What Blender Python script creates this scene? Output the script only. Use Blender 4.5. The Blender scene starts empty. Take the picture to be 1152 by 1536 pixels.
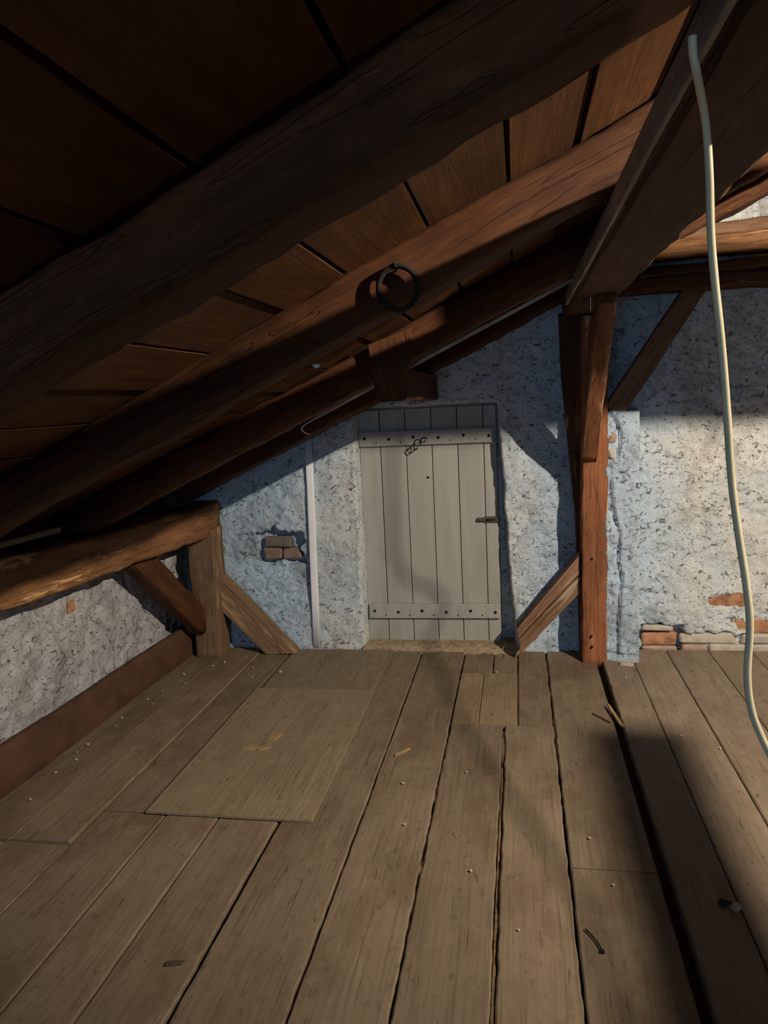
import bpy, bmesh, math, random
import numpy as np
from mathutils import Vector, Matrix

random.seed(7)
scene = bpy.context.scene
COL = scene.collection

# ------------------------------------------------------------------ camera
F_PX, CX, CY = 1130.0, 576.0, 768.0
CAM = Vector((0, 0, 1.5))
ay = Vector(((777 - CX) / F_PX, (CY - 593) / F_PX, -1)).normalized()   # room depth seen by the camera
ax = Vector((1, .048, 0)); ax = (ax - ax.dot(ay) * ay).normalized()
az = ax.cross(ay)
cam_data = bpy.data.cameras.new('camera')
cam_data.sensor_fit = 'VERTICAL'
cam_data.sensor_height = 36.0
cam_data.lens = F_PX * 36.0 / 1536.0
cam_data.clip_start = .02
cam = bpy.data.objects.new('camera', cam_data)
cam.matrix_world = Matrix.Translation(CAM) @ Matrix((ax, ay, az)).to_4x4()
COL.objects.link(cam)
scene.camera = cam

# ------------------------------------------------------------------ light
world = bpy.data.worlds.new('attic_air'); scene.world = world
world.use_nodes = True
bg = world.node_tree.nodes['Background']
bg.inputs[0].default_value = (.35, .55, 1, 1)
bg.inputs[1].default_value = .012

def light(name, kind, loc, energy, color, **kw):
    d = bpy.data.lights.new(name, kind); d.energy = energy; d.color = color
    for k, v in kw.items(): setattr(d, k, v)
    o = bpy.data.objects.new(name, d); o.location = loc; COL.objects.link(o); return o

LAMP = Vector((2.1, 0.95, 2.66))        # clamp lamp with a reflector, under the ridge and out of view
lamp = light('clamp_lamp', 'SPOT', LAMP, 740, (1, .845, .65), shadow_soft_size=.02, spot_size=math.radians(116), spot_blend=.8)
lamp.rotation_euler = (Vector((.12, 4.3, .80)) - LAMP).to_track_quat('-Z', 'Y').to_euler()
cool_fill = light('cool_fill_light', 'AREA', (-.7, -4.6, 1.35), 52, (.50, .72, 1.0), shape='RECTANGLE', size=1.3, size_y=1.0)  # added cool fill from behind the viewpoint, no window stands there
cool_fill.rotation_euler = (math.radians(90), 0, 0)

vs = scene.view_settings
vs.view_transform = 'Standard'; vs.look = 'None'; vs.gamma = 1; vs.exposure = 0; vs.use_curve_mapping = False

# ------------------------------------------------------------------ helpers
def hash2(ix, iy, s):
    h = (ix.astype(np.int64) * 374761393 + iy.astype(np.int64) * 668265263 + s * 974634777) & 0xffffffff
    h = ((h ^ (h >> 13)) * 1274126177) & 0xffffffff
    return ((h ^ (h >> 16)) & 0xffff) / 65535.0
def vnoise(x, y, s=0):
    x = np.asarray(x, float); y = np.asarray(y, float)
    ix, iy = np.floor(x), np.floor(y); fx, fy = x - ix, y - iy
    fx = fx * fx * (3 - 2 * fx); fy = fy * fy * (3 - 2 * fy)
    a = hash2(ix, iy, s); b = hash2(ix + 1, iy, s); c = hash2(ix, iy + 1, s); d = hash2(ix + 1, iy + 1, s)
    return (a + (b - a) * fx) * (1 - fy) + (c + (d - c) * fx) * fy - .5
def fbm(x, y, s=0, o=4):
    r, a = 0, 1.0
    for k in range(o):
        r = r + a * vnoise(x, y, s + k * 17); x = x * 2.03; y = y * 2.03; a *= .5
    return r

def mesh_obj(name, verts, faces, mat, parent=None, smooth=False):
    me = bpy.data.meshes.new(name)
    me.from_pydata([tuple(map(float, v)) for v in verts], [], [tuple(map(int, f)) for f in faces])
    me.validate()
    if smooth: me.polygons.foreach_set('use_smooth', [True] * len(me.polygons))
    me.materials.append(mat)
    o = bpy.data.objects.new(name, me); COL.objects.link(o)
    if parent is not None:
        o.parent = parent; o.matrix_parent_inverse = parent.matrix_basis.inverted()
    return o
def tag(o, label=None, cat=None, group=None, kind=None):
    if label: o['label'] = label
    if cat: o['category'] = cat
    if group: o['group'] = group
    if kind: o['kind'] = kind
    return o
def empty(name, loc=(0, 0, 0)):
    o = bpy.data.objects.new(name, None); o.empty_display_size = .1; o.location = loc; COL.objects.link(o)
    return o
def fix_normals(o):
    bm = bmesh.new(); bm.from_mesh(o.data); bmesh.ops.recalc_face_normals(bm, faces=bm.faces); bm.to_mesh(o.data); bm.free(); return o

def timber(name, p0, p1, w, h, up=(0, 0, 1), mat=None, parent=None, cham=.012, wob=.006, seed=0, step=.07, taper=None, rough=.002):
    """A hand-hewn squared timber. Local X is the grain. w: across, h: along 'up'."""
    p0, p1 = Vector(p0), Vector(p1)
    L = (p1 - p0).length; ex = (p1 - p0) / L
    ez = Vector(up); ez = (ez - ez.dot(ex) * ex).normalized(); ey = ez.cross(ex)
    n = max(3, int(L / step) + 1)
    rg = np.random.RandomState(seed + 100)
    ts = np.linspace(0, 1, n)
    k = 3
    def smooth_rand(amp, f):
        return amp * 2 * fbm(ts * L * f + seed * 7.7, np.full(n, seed * 3.1 + rg.rand() * 50), seed, 3)
    verts, faces = [], []
    wy0, wz0 = smooth_rand(wob, 1.3), smooth_rand(wob, 1.3)
    ew = [smooth_rand(wob * .8, 2.6) for _ in range(4)]
    cs = [np.abs(smooth_rand(cham * .7, 4)) + cham * .6 for _ in range(4)]
    for i, t in enumerate(ts):
        s = 1.0 if taper is None else taper[0] + (taper[1] - taper[0]) * t
        a, b = w / 2 * s, h / 2 * s
        yl, yr, zb, zt = -a + ew[0][i], a + ew[1][i], -b + ew[2][i], b + ew[3][i]
        ring = []
        for ci, (y, z, sy, sz) in enumerate(((yl, zb, 1, 1), (yr, zb, -1, 1), (yr, zt, -1, -1), (yl, zt, 1, -1))):
            c = cs[ci][i]
            p = [(y, z + sz * c), (y + sy * c * .35, z + sz * c * .35), (y + sy * c, z)]
            if ci in (1, 3): p = p[::-1]
            ring += p
        # mid-face points for slight unevenness
        pts = []
        for j in range(12):
            pts.append(ring[j])
            if j % 3 == 2:
                q = ring[(j + 1) % 12]
                for u in (.33, .67):
                    pts.append((ring[j][0] * (1 - u) + q[0] * u, ring[j][1] * (1 - u) + q[1] * u))
        for j, (y, z) in enumerate(pts):
            verts.append((t * L, y + wy0[i] + rg.uniform(-rough, rough), z + wz0[i] + rg.uniform(-rough, rough)))
    m = 20
    for i in range(n - 1):
        for j in range(m):
            j2 = (j + 1) % m
            faces.append((i * m + j, i * m + j2, (i + 1) * m + j2, (i + 1) * m + j))
    faces.append(tuple(range(m))[::-1]); faces.append(tuple((n - 1) * m + j for j in range(m)))
    M = Matrix((ex, ey, ez)).transposed().to_4x4(); M.translation = p0
    o = mesh_obj(name, verts, faces, mat, None, True)
    for pl in o.data.polygons[-2:]: pl.use_smooth = False
    if parent is not None: o.parent = parent
    o.matrix_world = M
    if parent is not None: o.matrix_basis = parent.matrix_world.inverted() @ M if False else parent.matrix_basis.inverted() @ M
    fix_normals(o)
    return o

def tube(name, pts, r, mat, parent=None, sides=8, res=6, closed=False):
    P = [Vector(p) for p in pts]
    out = []
    n = len(P)
    segs = n if closed else n - 1
    for i in range(segs):
        if closed: a, b, c, d = P[i - 1], P[i], P[(i + 1) % n], P[(i + 2) % n]
        else: a, b, c, d = P[max(i - 1, 0)], P[i], P[i + 1], P[min(i + 2, n - 1)]
        for k in range(res):
            t = k / res
            out.append(.5 * ((2 * b) + (c - a) * t + (2 * a - 5 * b + 4 * c - d) * t * t + (3 * b - a - 3 * c + d) * t ** 3))
    if not closed: out.append(P[-1])
    V, Fc = [], []
    N = len(out); prev = None
    for i in range(N):
        t = (out[(i + 1) % N] - out[i - 1]) if closed else (out[min(i + 1, N - 1)] - out[max(i - 1, 0)])
        t.normalize()
        ref = prev if prev is not None else (Vector((0, 1, 0)) if abs(t.y) < .9 else Vector((1, 0, 0)))
        u = (ref - ref.dot(t) * t).normalized(); v = t.cross(u); prev = u
        for k in range(sides):
            a = 2 * math.pi * k / sides
            V.append(out[i] + (u * math.cos(a) + v * math.sin(a)) * r)
    for i in range(N if closed else N - 1):
        for k in range(sides):
            k2 = (k + 1) % sides; i2 = (i + 1) % N
            Fc.append((i * sides + k, i * sides + k2, i2 * sides + k2, i2 * sides + k))
    if not closed:
        Fc.append(tuple(range(sides))); Fc.append(tuple((N - 1) * sides + k for k in range(sides)))
    return fix_normals(mesh_obj(name, V, Fc, mat, parent, True))

def rough_box(name, lo, hi, mat, parent=None, cham=.006, jit=.002, seed=0):
    """Box with chamfered, slightly uneven edges (24 corner points)."""
    rg = random.Random(seed)
    lo, hi = Vector(lo), Vector(hi); c = (lo + hi) / 2; hf = (hi - lo) / 2
    ch = min(cham, .45 * min(hf))
    bm = bmesh.new()
    V = []
    for sx in (-1, 1):
        for sy in (-1, 1):
            for sz in (-1, 1):
                j = Vector((rg.uniform(-jit, jit), rg.uniform(-jit, jit), rg.uniform(-jit, jit)))
                for k in range(3):
                    p = Vector((sx * hf.x, sy * hf.y, sz * hf.z))
                    for q in range(3):
                        if q != k: p[q] -= (sx, sy, sz)[q] * ch
                    V.append(bm.verts.new(c + p + j))
    bmesh.ops.convex_hull(bm, input=bm.verts)
    bmesh.ops.recalc_face_normals(bm, faces=bm.faces)
    me = bpy.data.meshes.new(name); bm.to_mesh(me); bm.free(); me.materials.append(mat)
    o = bpy.data.objects.new(name, me); COL.objects.link(o)
    if parent is not None: o.parent = parent; o.matrix_parent_inverse = parent.matrix_basis.inverted()
    return o

def prism(name, poly, y0, y1, mat, parent=None, jit=0, seed=0):
    """Polygon in XZ extruded along Y; local X follows the longest edge (the grain)."""
    rg = random.Random(seed)
    n = len(poly)
    P = [Vector((x, 0, z)) for x, z in poly]
    e = max(((P[(i + 1) % n] - P[i]) for i in range(n)), key=lambda v: v.length).normalized()
    org = Vector((P[0].x, y0, P[0].z))
    ey = Vector((0, 1, 0)); ez = e.cross(ey)
    M = Matrix((e, ey, ez)).transposed().to_4x4(); M.translation = org
    Mi = M.inverted()
    V = []
    b = .006
    cen = sum(P, Vector()) / n
    for y, ins in ((y0, b), (y0 + b, 0), (y1, 0)):
        for p in P:
            q = p + (cen - p).normalized() * ins
            V.append(Mi @ Vector((q.x + rg.uniform(-jit, jit), y, q.z + rg.uniform(-jit, jit))))
    Fc = [tuple(range(n)), tuple(2 * n + i for i in range(n))]
    for l in range(2):
        for i in range(n):
            j = (i + 1) % n; Fc.append((l * n + i, l * n + j, (l + 1) * n + j, (l + 1) * n + i))
    o = mesh_obj(name, V, Fc, mat)
    if parent is not None: o.parent = parent
    o.matrix_basis = (parent.matrix_basis.inverted() @ M) if parent is not None else M
    return fix_normals(o)

# ------------------------------------------------------------------ materials
def new_mat(name):
    m = bpy.data.materials.new(name); m.use_nodes = True
    nt = m.node_tree; return m, nt, nt.nodes['Principled BSDF']
def N(nt, t, **kw):
    n = nt.nodes.new(t)
    for k, v in kw.items(): setattr(n, k, v)
    return n
def noise(nt, vec, scale, detail=4, rough=.6, dist=0):
    n = N(nt, 'ShaderNodeTexNoise'); n.inputs['Scale'].default_value = scale; n.inputs['Detail'].default_value = detail
    n.inputs['Roughness'].default_value = rough; n.inputs['Distortion'].default_value = dist
    nt.links.new(vec, n.inputs['Vector']); return n.outputs['Fac']
def ramp(nt, fac, stops):
    r = N(nt, 'ShaderNodeValToRGB'); nt.links.new(fac, r.inputs[0])
    el = r.color_ramp.elements
    while len(el) < len(stops): el.new(.5)
    for e, (p, c) in zip(el, stops):
        e.position = p; e.color = (*c, 1) if len(c) == 3 else c
    return r.outputs[0]
def g(v): return (v, v, v)
def mapping(nt, vec, scale, loc=None):
    m = N(nt, 'ShaderNodeMapping'); m.inputs['Scale'].default_value = scale
    nt.links.new(vec, m.inputs['Vector'])
    if loc is not None: nt.links.new(loc, m.inputs['Location'])
    return m.outputs[0]
def mix(nt, a, b, fac, blend='MIX'):
    m = N(nt, 'ShaderNodeMix', data_type='RGBA', blend_type=blend)
    for sock, v in ((m.inputs[6], a), (m.inputs[7], b), (m.inputs[0], fac)):
        if hasattr(v, 'links') or hasattr(v, 'is_output'): nt.links.new(v, sock)
        elif isinstance(v, (int, float)): sock.default_value = v
        else: sock.default_value = (*v, 1)
    return m.outputs[2]
def rnd_offset(nt):
    oi = N(nt, 'ShaderNodeObjectInfo')
    c = N(nt, 'ShaderNodeCombineXYZ'); mu = N(nt, 'ShaderNodeMath', operation='MULTIPLY'); mu.inputs[1].default_value = 37
    nt.links.new(oi.outputs['Random'], mu.inputs[0])
    for i in range(3): nt.links.new(mu.outputs[0], c.inputs[i])
    return oi.outputs['Random'], c.outputs[0]
def bump(nt, bsdf, h, strength, dist):
    b = N(nt, 'ShaderNodeBump'); b.inputs['Strength'].default_value = strength; b.inputs['Distance'].default_value = dist
    nt.links.new(h, b.inputs['Height']); nt.links.new(b.outputs[0], bsdf.inputs['Normal'])

def wood_mat(name, dark, midc, lightc, grain=(1.3, 30, 30), worn=None, worn_amt=.62, rough=.75, bumpd=.006, var=.35, crack=.5, knots=False):
    m, nt, b = new_mat(name)
    tc = N(nt, 'ShaderNodeTexCoord').outputs['Object']
    rnd, off = rnd_offset(nt)
    v = mapping(nt, tc, grain, off)
    streak = noise(nt, v, 1.6, 8, .72, .12)
    fine = noise(nt, mapping(nt, tc, tuple(q * 3.2 for q in grain), off), 2.0, 3, .6)
    col = ramp(nt, streak, [(.22, dark), (.5, midc), (.80, lightc)])
    mott = noise(nt, mapping(nt, tc, tuple(3 + .2 * q for q in grain), off), 2.4, 8, .75)
    col = mix(nt, col, tuple(.5 * (p + q) for p, q in zip(dark, midc)), ramp(nt, mott, [(.40, g(.75)), (.60, g(0))]))
    blot = noise(nt, mapping(nt, tc, tuple(.9 + .08 * q for q in grain), off), 1.7, 4, .6)
    col = mix(nt, col, mix(nt, col, g(.55), 1.0, 'MULTIPLY'), ramp(nt, blot, [(.42, g(0)), (.66, g(.9))]))
    col = mix(nt, col, mix(nt, col, g(.45), 1.0, 'MULTIPLY'), ramp(nt, fine, [(.55, g(0)), (.8, g(.7))]))
    if worn:
        wn = noise(nt, mapping(nt, tc, tuple(.6 + .25 * q for q in grain), off), 1.3, 8, .72)
        ge = N(nt, 'ShaderNodeNewGeometry')
        pt = ramp(nt, ge.outputs['Pointiness'], [(.50, g(0)), (.56, g(1))])
        sm = N(nt, 'ShaderNodeMath', operation='MULTIPLY_ADD'); nt.links.new(pt, sm.inputs[0]); sm.inputs[1].default_value = .10; nt.links.new(wn, sm.inputs[2])
        col = mix(nt, col, worn, ramp(nt, sm.outputs[0], [(worn_amt, g(0)), (worn_amt + .06, g(.75))]))
    # drying cracks along the grain
    cr = noise(nt, mapping(nt, tc, (grain[0] * .45, grain[1] * .55, grain[2] * .55), off), 1.4, 2, .5)
    line = ramp(nt, cr, [(.488, g(0)), (.5, g(crack)), (.512, g(0))])
    col = mix(nt, col, tuple(.25 * q for q in dark), line)
    # piece to piece variation
    sc = N(nt, 'ShaderNodeMapRange'); nt.links.new(rnd, sc.inputs[0]); sc.inputs[3].default_value = 1 - var / 2; sc.inputs[4].default_value = 1 + var / 2
    hs = N(nt, 'ShaderNodeHueSaturation'); nt.links.new(col, hs.inputs['Color']); nt.links.new(sc.outputs[0], hs.inputs['Value'])
    nt.links.new(hs.outputs[0], b.inputs['Base Color'])
    b.inputs['Roughness'].default_value = rough; b.inputs['Specular IOR Level'].default_value = .25
    hsum = N(nt, 'ShaderNodeMath', operation='SUBTRACT'); nt.links.new(streak, hsum.inputs[0]); nt.links.new(line, hsum.inputs[1])
    bump(nt, b, hsum.outputs[0], .7, bumpd)
    return m

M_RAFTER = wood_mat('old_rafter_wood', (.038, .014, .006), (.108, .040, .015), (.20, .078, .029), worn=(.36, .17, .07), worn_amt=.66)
M_POST = wood_mat('red_post_wood', (.12, .042, .018), (.30, .115, .050), (.42, .19, .09), worn=(.62, .42, .26), worn_amt=.615, var=.15)
M_GREYTIMBER = wood_mat('weathered_timber', (.08, .05, .03), (.20, .125, .072), (.30, .20, .125), worn=(.42, .27, .15), worn_amt=.63)
M_PLATE = wood_mat('plate_timber', (.085, .040, .018), (.24, .115, .05), (.38, .20, .09), worn=(.58, .36, .17), worn_amt=.60)
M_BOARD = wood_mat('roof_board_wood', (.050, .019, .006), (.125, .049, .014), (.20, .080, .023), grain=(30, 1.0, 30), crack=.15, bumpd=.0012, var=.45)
M_PURLIN = wood_mat('purlin_wood', (.050, .022, .011), (.13, .056, .025), (.22, .10, .045), worn=(.45, .26, .12), worn_amt=.65, bumpd=.012)
M_BRACE = wood_mat('brace_board_wood', (.11, .055, .032), (.27, .15, .09), (.36, .22, .14), worn=(.40, .30, .22), worn_amt=.66, var=.15)
M_PURLIN_LIT = wood_mat('lit_purlin_wood', (.20, .17, .14), (.36, .31, .26), (.46, .41, .35), crack=.2)  # paler grey, cool light on the purlin side put into the colour
M_LATH = wood_mat('plain_lath_wood', (.20, .12, .06), (.38, .25, .14), (.5, .36, .22))

def floor_mat(name, base, worn_c, seedloc=0):
    m, nt, b = new_mat(name)
    tc = N(nt, 'ShaderNodeTexCoord').outputs['Object']
    rnd, off = rnd_offset(nt)
    gr = noise(nt, mapping(nt, tc, (42, 1.3, 42), off), 1.8, 8, .72, .1)
    big = noise(nt, mapping(nt, tc, (3.2, 1.5, 3), off), 1.5, 6, .65)
    fine = noise(nt, mapping(nt, tc, (10, 5, 10), off), 3, 6, .7)
    d = tuple(.72 * q for q in base); l = tuple(min(1, 1.14 * q) for q in base)
    col = ramp(nt, gr, [(.25, d), (.5, base), (.78, l)])
    col = mix(nt, col, worn_c, ramp(nt, big, [(.44, g(0)), (.62, g(.7))]))
    col = mix(nt, col, tuple(.40 * q for q in base), ramp(nt, fine, [(.57, g(0)), (.70, g(.65))]))
    dust = noise(nt, mapping(nt, tc, (5, 3, 5), off), 2.2, 8, .75)
    col = mix(nt, col, tuple(min(1, 1.35 * q) for q in base), ramp(nt, dust, [(.52, g(0)), (.72, g(.6))]))
    line = noise(nt, mapping(nt, tc, (85, 1.6, 85), off), 1.5, 4, .6)
    col = mix(nt, col, tuple(.45 * q for q in base), ramp(nt, line, [(.56, g(0)), (.70, g(.75))]))
    spl = noise(nt, mapping(nt, tc, (26, 3.2, 26), off), 2.2, 5, .7, .8)
    scratch = ramp(nt, spl, [(.63, g(0)), (.68, g(.8))])
    col = mix(nt, col, (.10, .052, .026), scratch)
    sc = N(nt, 'ShaderNodeMapRange'); nt.links.new(rnd, sc.inputs[0]); sc.inputs[3].default_value = .88; sc.inputs[4].default_value = 1.1
    hs = N(nt, 'ShaderNodeHueSaturation'); nt.links.new(col, hs.inputs['Color']); nt.links.new(sc.outputs[0], hs.inputs['Value'])
    nt.links.new(hs.outputs[0], b.inputs['Base Color'])
    b.inputs['Roughness'].default_value = .72; b.inputs['Specular IOR Level'].default_value = .25
    hsum = N(nt, 'ShaderNodeMath', operation='SUBTRACT'); nt.links.new(gr, hsum.inputs[0]); nt.links.new(scratch, hsum.inputs[1])
    bump(nt, b, hsum.outputs[0], .5, .004)
    return m
M_FLOOR = floor_mat('painted_floor_plank', (.208, .161, .112), (.137, .096, .059))
M_FLOOR_R = floor_mat('greyer_floor_plank', (.235, .185, .135), (.18, .13, .088))
M_PLY = floor_mat('dusty_sheet', (.228, .180, .120), (.185, .143, .092))
M_FLOOR_PATCH = floor_mat('newer_patch_plank', (.225, .170, .108), (.175, .122, .072))

def plain(name, c, rough=.8, var=.15, nscale=12, bumpd=.003, metal=0, dark=.6):
    m, nt, b = new_mat(name)
    tc = N(nt, 'ShaderNodeTexCoord').outputs['Object']
    f = noise(nt, tc, nscale, 6, .65)
    col = ramp(nt, f, [(.32, tuple(dark * q for q in c)), (.55, c), (.8, tuple(min(1, (1 + var) * q) for q in c))])
    nt.links.new(col, b.inputs['Base Color']); b.inputs['Roughness'].default_value = rough; b.inputs['Metallic'].default_value = metal
    b.inputs['Specular IOR Level'].default_value = .3
    bump(nt, b, f, .5, bumpd)
    return m
M_DIRT = plain('dirt_under_floor', (.060, .036, .020), .95, nscale=30)
M_FIBRE = plain('fibrous_gap_dirt', (.20, .125, .065), .95, nscale=60, dark=.35)
M_SKIRT = plain('red_brown_skirting_paint', (.085, .042, .027), .75, nscale=5)
M_WHITE = plain('white_plastic', (.78, .82, .90), .4, nscale=4, dark=.92, bumpd=.0003)
M_DUSTYWHITE = plain('dusty_white_plastic', (.42, .38, .33), .7, nscale=9, dark=.5, bumpd=.0005)
M_CABLE = plain('cream_cable_sheath', (.84, .75, .50), .45, nscale=9, dark=.85, bumpd=.0003)
M_IRON = plain('dark_iron', (.016, .013, .011), .85, nscale=40)
M_RUST = plain('rusty_iron', (.085, .058, .042), .7, nscale=50)
M_BRICK = plain('orange_brick', (.42, .215, .125), .9, nscale=22, dark=.5, bumpd=.01)
M_BRICKP = plain('pinkish_brick', (.40, .29, .235), .9, nscale=18, dark=.7)
M_BRICKG = plain('whitewashed_brick', (.47, .43, .38), .9, nscale=18, dark=.7)
M_BRICKD = plain('dusty_shaded_brick', (.15, .125, .115), .9, nscale=18, dark=.7)  # dirty brick, darkened further for the shade inside the wall hole
M_BRICKS = plain('dirty_shaded_brick', (.20, .145, .13), .9, nscale=18, dark=.6)  # dirt and the shade of the hole together in one colour
M_CRUMB = plain('plaster_crumb', (.50, .44, .35), .9, nscale=30)
M_CHIP = plain('wood_chip', (.36, .24, .12), .8, nscale=20)
M_UNDER = plain('roofing_felt', (.012, .009, .008), .95, nscale=20)
M_RUBBLE = plain('rubble_threshold', (.34, .27, .18), .95, nscale=40, dark=.5, bumpd=.01)
M_DUSTBOARD = plain('dusty_board_top', (.30, .24, .17), .95, nscale=20)

def plaster_mat(name, base, warm, pit=.5, grey=(.30, .29, .28), shade_blue=None):
    m, nt, b = new_mat(name)
    tc = N(nt, 'ShaderNodeTexCoord').outputs['Object']
    big = noise(nt, tc, 2.2, 5, .6)
    med = noise(nt, tc, 11, 6, .68, .5)
    spk = noise(nt, mapping(nt, tc, (1, 1, 1.4)), 26, 5, .72, 1.2)
    grit = noise(nt, tc, 120, 3, .7)
    col = ramp(nt, big, [(.34, base), (.74, warm)])
    if shade_blue:                                   # cool shade painted in as bluer bands left of the duct and round the pier
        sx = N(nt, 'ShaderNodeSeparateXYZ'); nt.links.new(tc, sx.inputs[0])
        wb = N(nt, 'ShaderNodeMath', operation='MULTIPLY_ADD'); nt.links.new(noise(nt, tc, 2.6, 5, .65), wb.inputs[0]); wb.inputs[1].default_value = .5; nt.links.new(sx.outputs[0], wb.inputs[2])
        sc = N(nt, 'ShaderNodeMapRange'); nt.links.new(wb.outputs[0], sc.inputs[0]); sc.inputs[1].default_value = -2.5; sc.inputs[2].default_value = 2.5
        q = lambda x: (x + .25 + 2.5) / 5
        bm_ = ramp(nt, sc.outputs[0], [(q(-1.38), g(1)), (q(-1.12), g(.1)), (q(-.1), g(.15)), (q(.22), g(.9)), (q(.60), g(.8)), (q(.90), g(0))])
        col = mix(nt, col, shade_blue, bm_)
    col = mix(nt, col, grey, ramp(nt, med, [(.50, g(0)), (.74, g(pit))]))
    col = mix(nt, col, tuple(1.25 * q for q in base), ramp(nt, med, [(.24, g(.7)), (.42, g(0))]))
    stain = noise(nt, mapping(nt, tc, (1, 1, .7)), 3.4, 7, .7, .6)
    col = mix(nt, col, mix(nt, col, (.52, .50, .48), 1., 'MULTIPLY'), ramp(nt, stain, [(.52, g(0)), (.66, g(.8))]))
    pits = ramp(nt, spk, [(.585, g(0)), (.66, g(.8))])
    col = mix(nt, col, (.11, .095, .085), pits)
    dots = noise(nt, tc, 62, 4, .75, .5)
    msk = ramp(nt, noise(nt, tc, 1.7, 3, .6), [(.42, g(.12)), (.60, g(1))])
    col = mix(nt, col, mix(nt, col, g(.35), 1., 'MULTIPLY'), mix(nt, (0, 0, 0), ramp(nt, dots, [(.56, g(0)), (.68, g(.8))]), msk))
    col = mix(nt, col, mix(nt, col, g(.5), 1., 'MULTIPLY'), ramp(nt, grit, [(.52, g(0)), (.68, g(.6))]))
    nt.links.new(col, b.inputs['Base Color']); b.inputs['Roughness'].default_value = .95; b.inputs['Specular IOR Level'].default_value = .1
    ad = N(nt, 'ShaderNodeMath', operation='MULTIPLY_ADD'); nt.links.new(grit, ad.inputs[0]); ad.inputs[1].default_value = .35; nt.links.new(med, ad.inputs[2])
    sb = N(nt, 'ShaderNodeMath', operation='SUBTRACT'); nt.links.new(ad.outputs[0], sb.inputs[0]); nt.links.new(pits, sb.inputs[1])
    bump(nt, b, sb.outputs[0], .85, .016)
    return m
M_PLASTER = plaster_mat('limewash_with_cool_shade', (.50, .57, .64), (.68, .66, .60), shade_blue=(.40, .53, .68))
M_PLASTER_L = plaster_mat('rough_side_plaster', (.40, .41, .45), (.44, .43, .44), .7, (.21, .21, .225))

def door_mat():
    m, nt, b = new_mat('grey_door_paint')
    tc = N(nt, 'ShaderNodeTexCoord').outputs['Object']
    rnd, off = rnd_offset(nt)
    st = noise(nt, mapping(nt, tc, (14, 14, .9), off), 1.5, 5, .6)
    bl = noise(nt, mapping(nt, tc, (3, 3, 1.6), off), 1.6, 5, .6)
    col = ramp(nt, st, [(.3, (.295, .29, .272)), (.6, (.345, .338, .318)), (.85, (.38, .372, .35))])
    col = mix(nt, col, (.185, .18, .17), ramp(nt, bl, [(.52, g(0)), (.75, g(.5))]))
    nt.links.new(col, b.inputs['Base Color']); b.inputs['Roughness'].default_value = .6; b.inputs['Specular IOR Level'].default_value = .3
    bump(nt, b, st, .25, .002)
    return m
M_DOOR = door_mat()

# ------------------------------------------------------------------ roof geometry
S = .458                                  # slope of the roof (rise over run)
def zb(x): return 2.035 + S * x           # underside of the boards, left slope
RIDGE = 2.6
TH = math.atan(S)
ex_r = Vector((math.cos(TH), 0, math.sin(TH))); nz_r = Vector((-math.sin(TH), 0, math.cos(TH)))
WALL = 4.38

# ================================================================== floor
floor = mesh_obj('floor', [(-2.3, -3.2, -.10), (5, -3.2, -.10), (5, 4.6, -.10), (-2.3, 4.6, -.10),
                           (-2.3, -3.2, -.035), (5, -3.2, -.035), (5, 4.6, -.035), (-2.3, 4.6, -.035)],
                 [(0, 3, 2, 1), (4, 5, 6, 7), (0, 1, 5, 4), (1, 2, 6, 5), (2, 3, 7, 6), (3, 0, 4, 7)], M_DIRT)
tag(floor, 'old attic floor of wide brown painted planks', kind='structure')

def plank(x0, x1, y0, y1, z=0., t=.030, mat=M_FLOOR, gl=.004, gr=.004, wl=.003, wr=.003, seed=0, name='floor_plank', parent=floor, endw=.002, step=.025, round_=.004):
    n = max(4, int((y1 - y0) / step))
    ys = np.linspace(y0, y1, n)
    L = x0 + gl + .9 * wl * (fbm(ys * 3, np.full(n, seed * 5.3), seed, 2) * .5 + fbm(ys * 22, np.full(n, seed * 5.3), seed, 3))
    Rr = x1 - gr + .9 * wr * (fbm(ys * 3, np.full(n, seed * 5.3 + 40), seed + 3, 2) * .5 + fbm(ys * 22, np.full(n, seed * 5.3 + 40), seed + 3, 3))
    tilt = .0025 * fbm(ys * .8, np.full(n, seed * 2.2), seed + 9, 2)
    ins = round_ * (1 + .6 * np.abs(fbm(ys * 9, np.full(n, seed * 1.7), seed + 5, 3)))
    org = Vector(((x0 + x1) / 2, (y0 + y1) / 2, z))
    V = []
    for i, y in enumerate(ys):
        e = endw * (random.random() - .5) * 2 if i in (0, n - 1) else 0
        prof = [(L[i], -t), (L[i], -ins[i] * .8), (L[i] + ins[i], 0), (Rr[i] - ins[i], 0), (Rr[i], -ins[i] * .8), (Rr[i], -t)]
        for x, zz in prof: V.append((x - org.x, y + e - org.y, zz + tilt[i] * (1 if x > org.x else -1)))
    Fc = []
    for i in range(n - 1):
        for j in range(5):
            Fc.append((i * 6 + j, i * 6 + j + 1, (i + 1) * 6 + j + 1, (i + 1) * 6 + j))
        Fc.append((i * 6 + 5, i * 6, (i + 1) * 6, (i + 1) * 6 + 5))
    Fc.append((0, 1, 2, 3, 4, 5)); Fc.append(tuple((n - 1) * 6 + j for j in range(6)))
    o = mesh_obj(name, V, Fc, mat)
    o.location = org; o.parent = parent
    return fix_normals(o)

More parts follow.
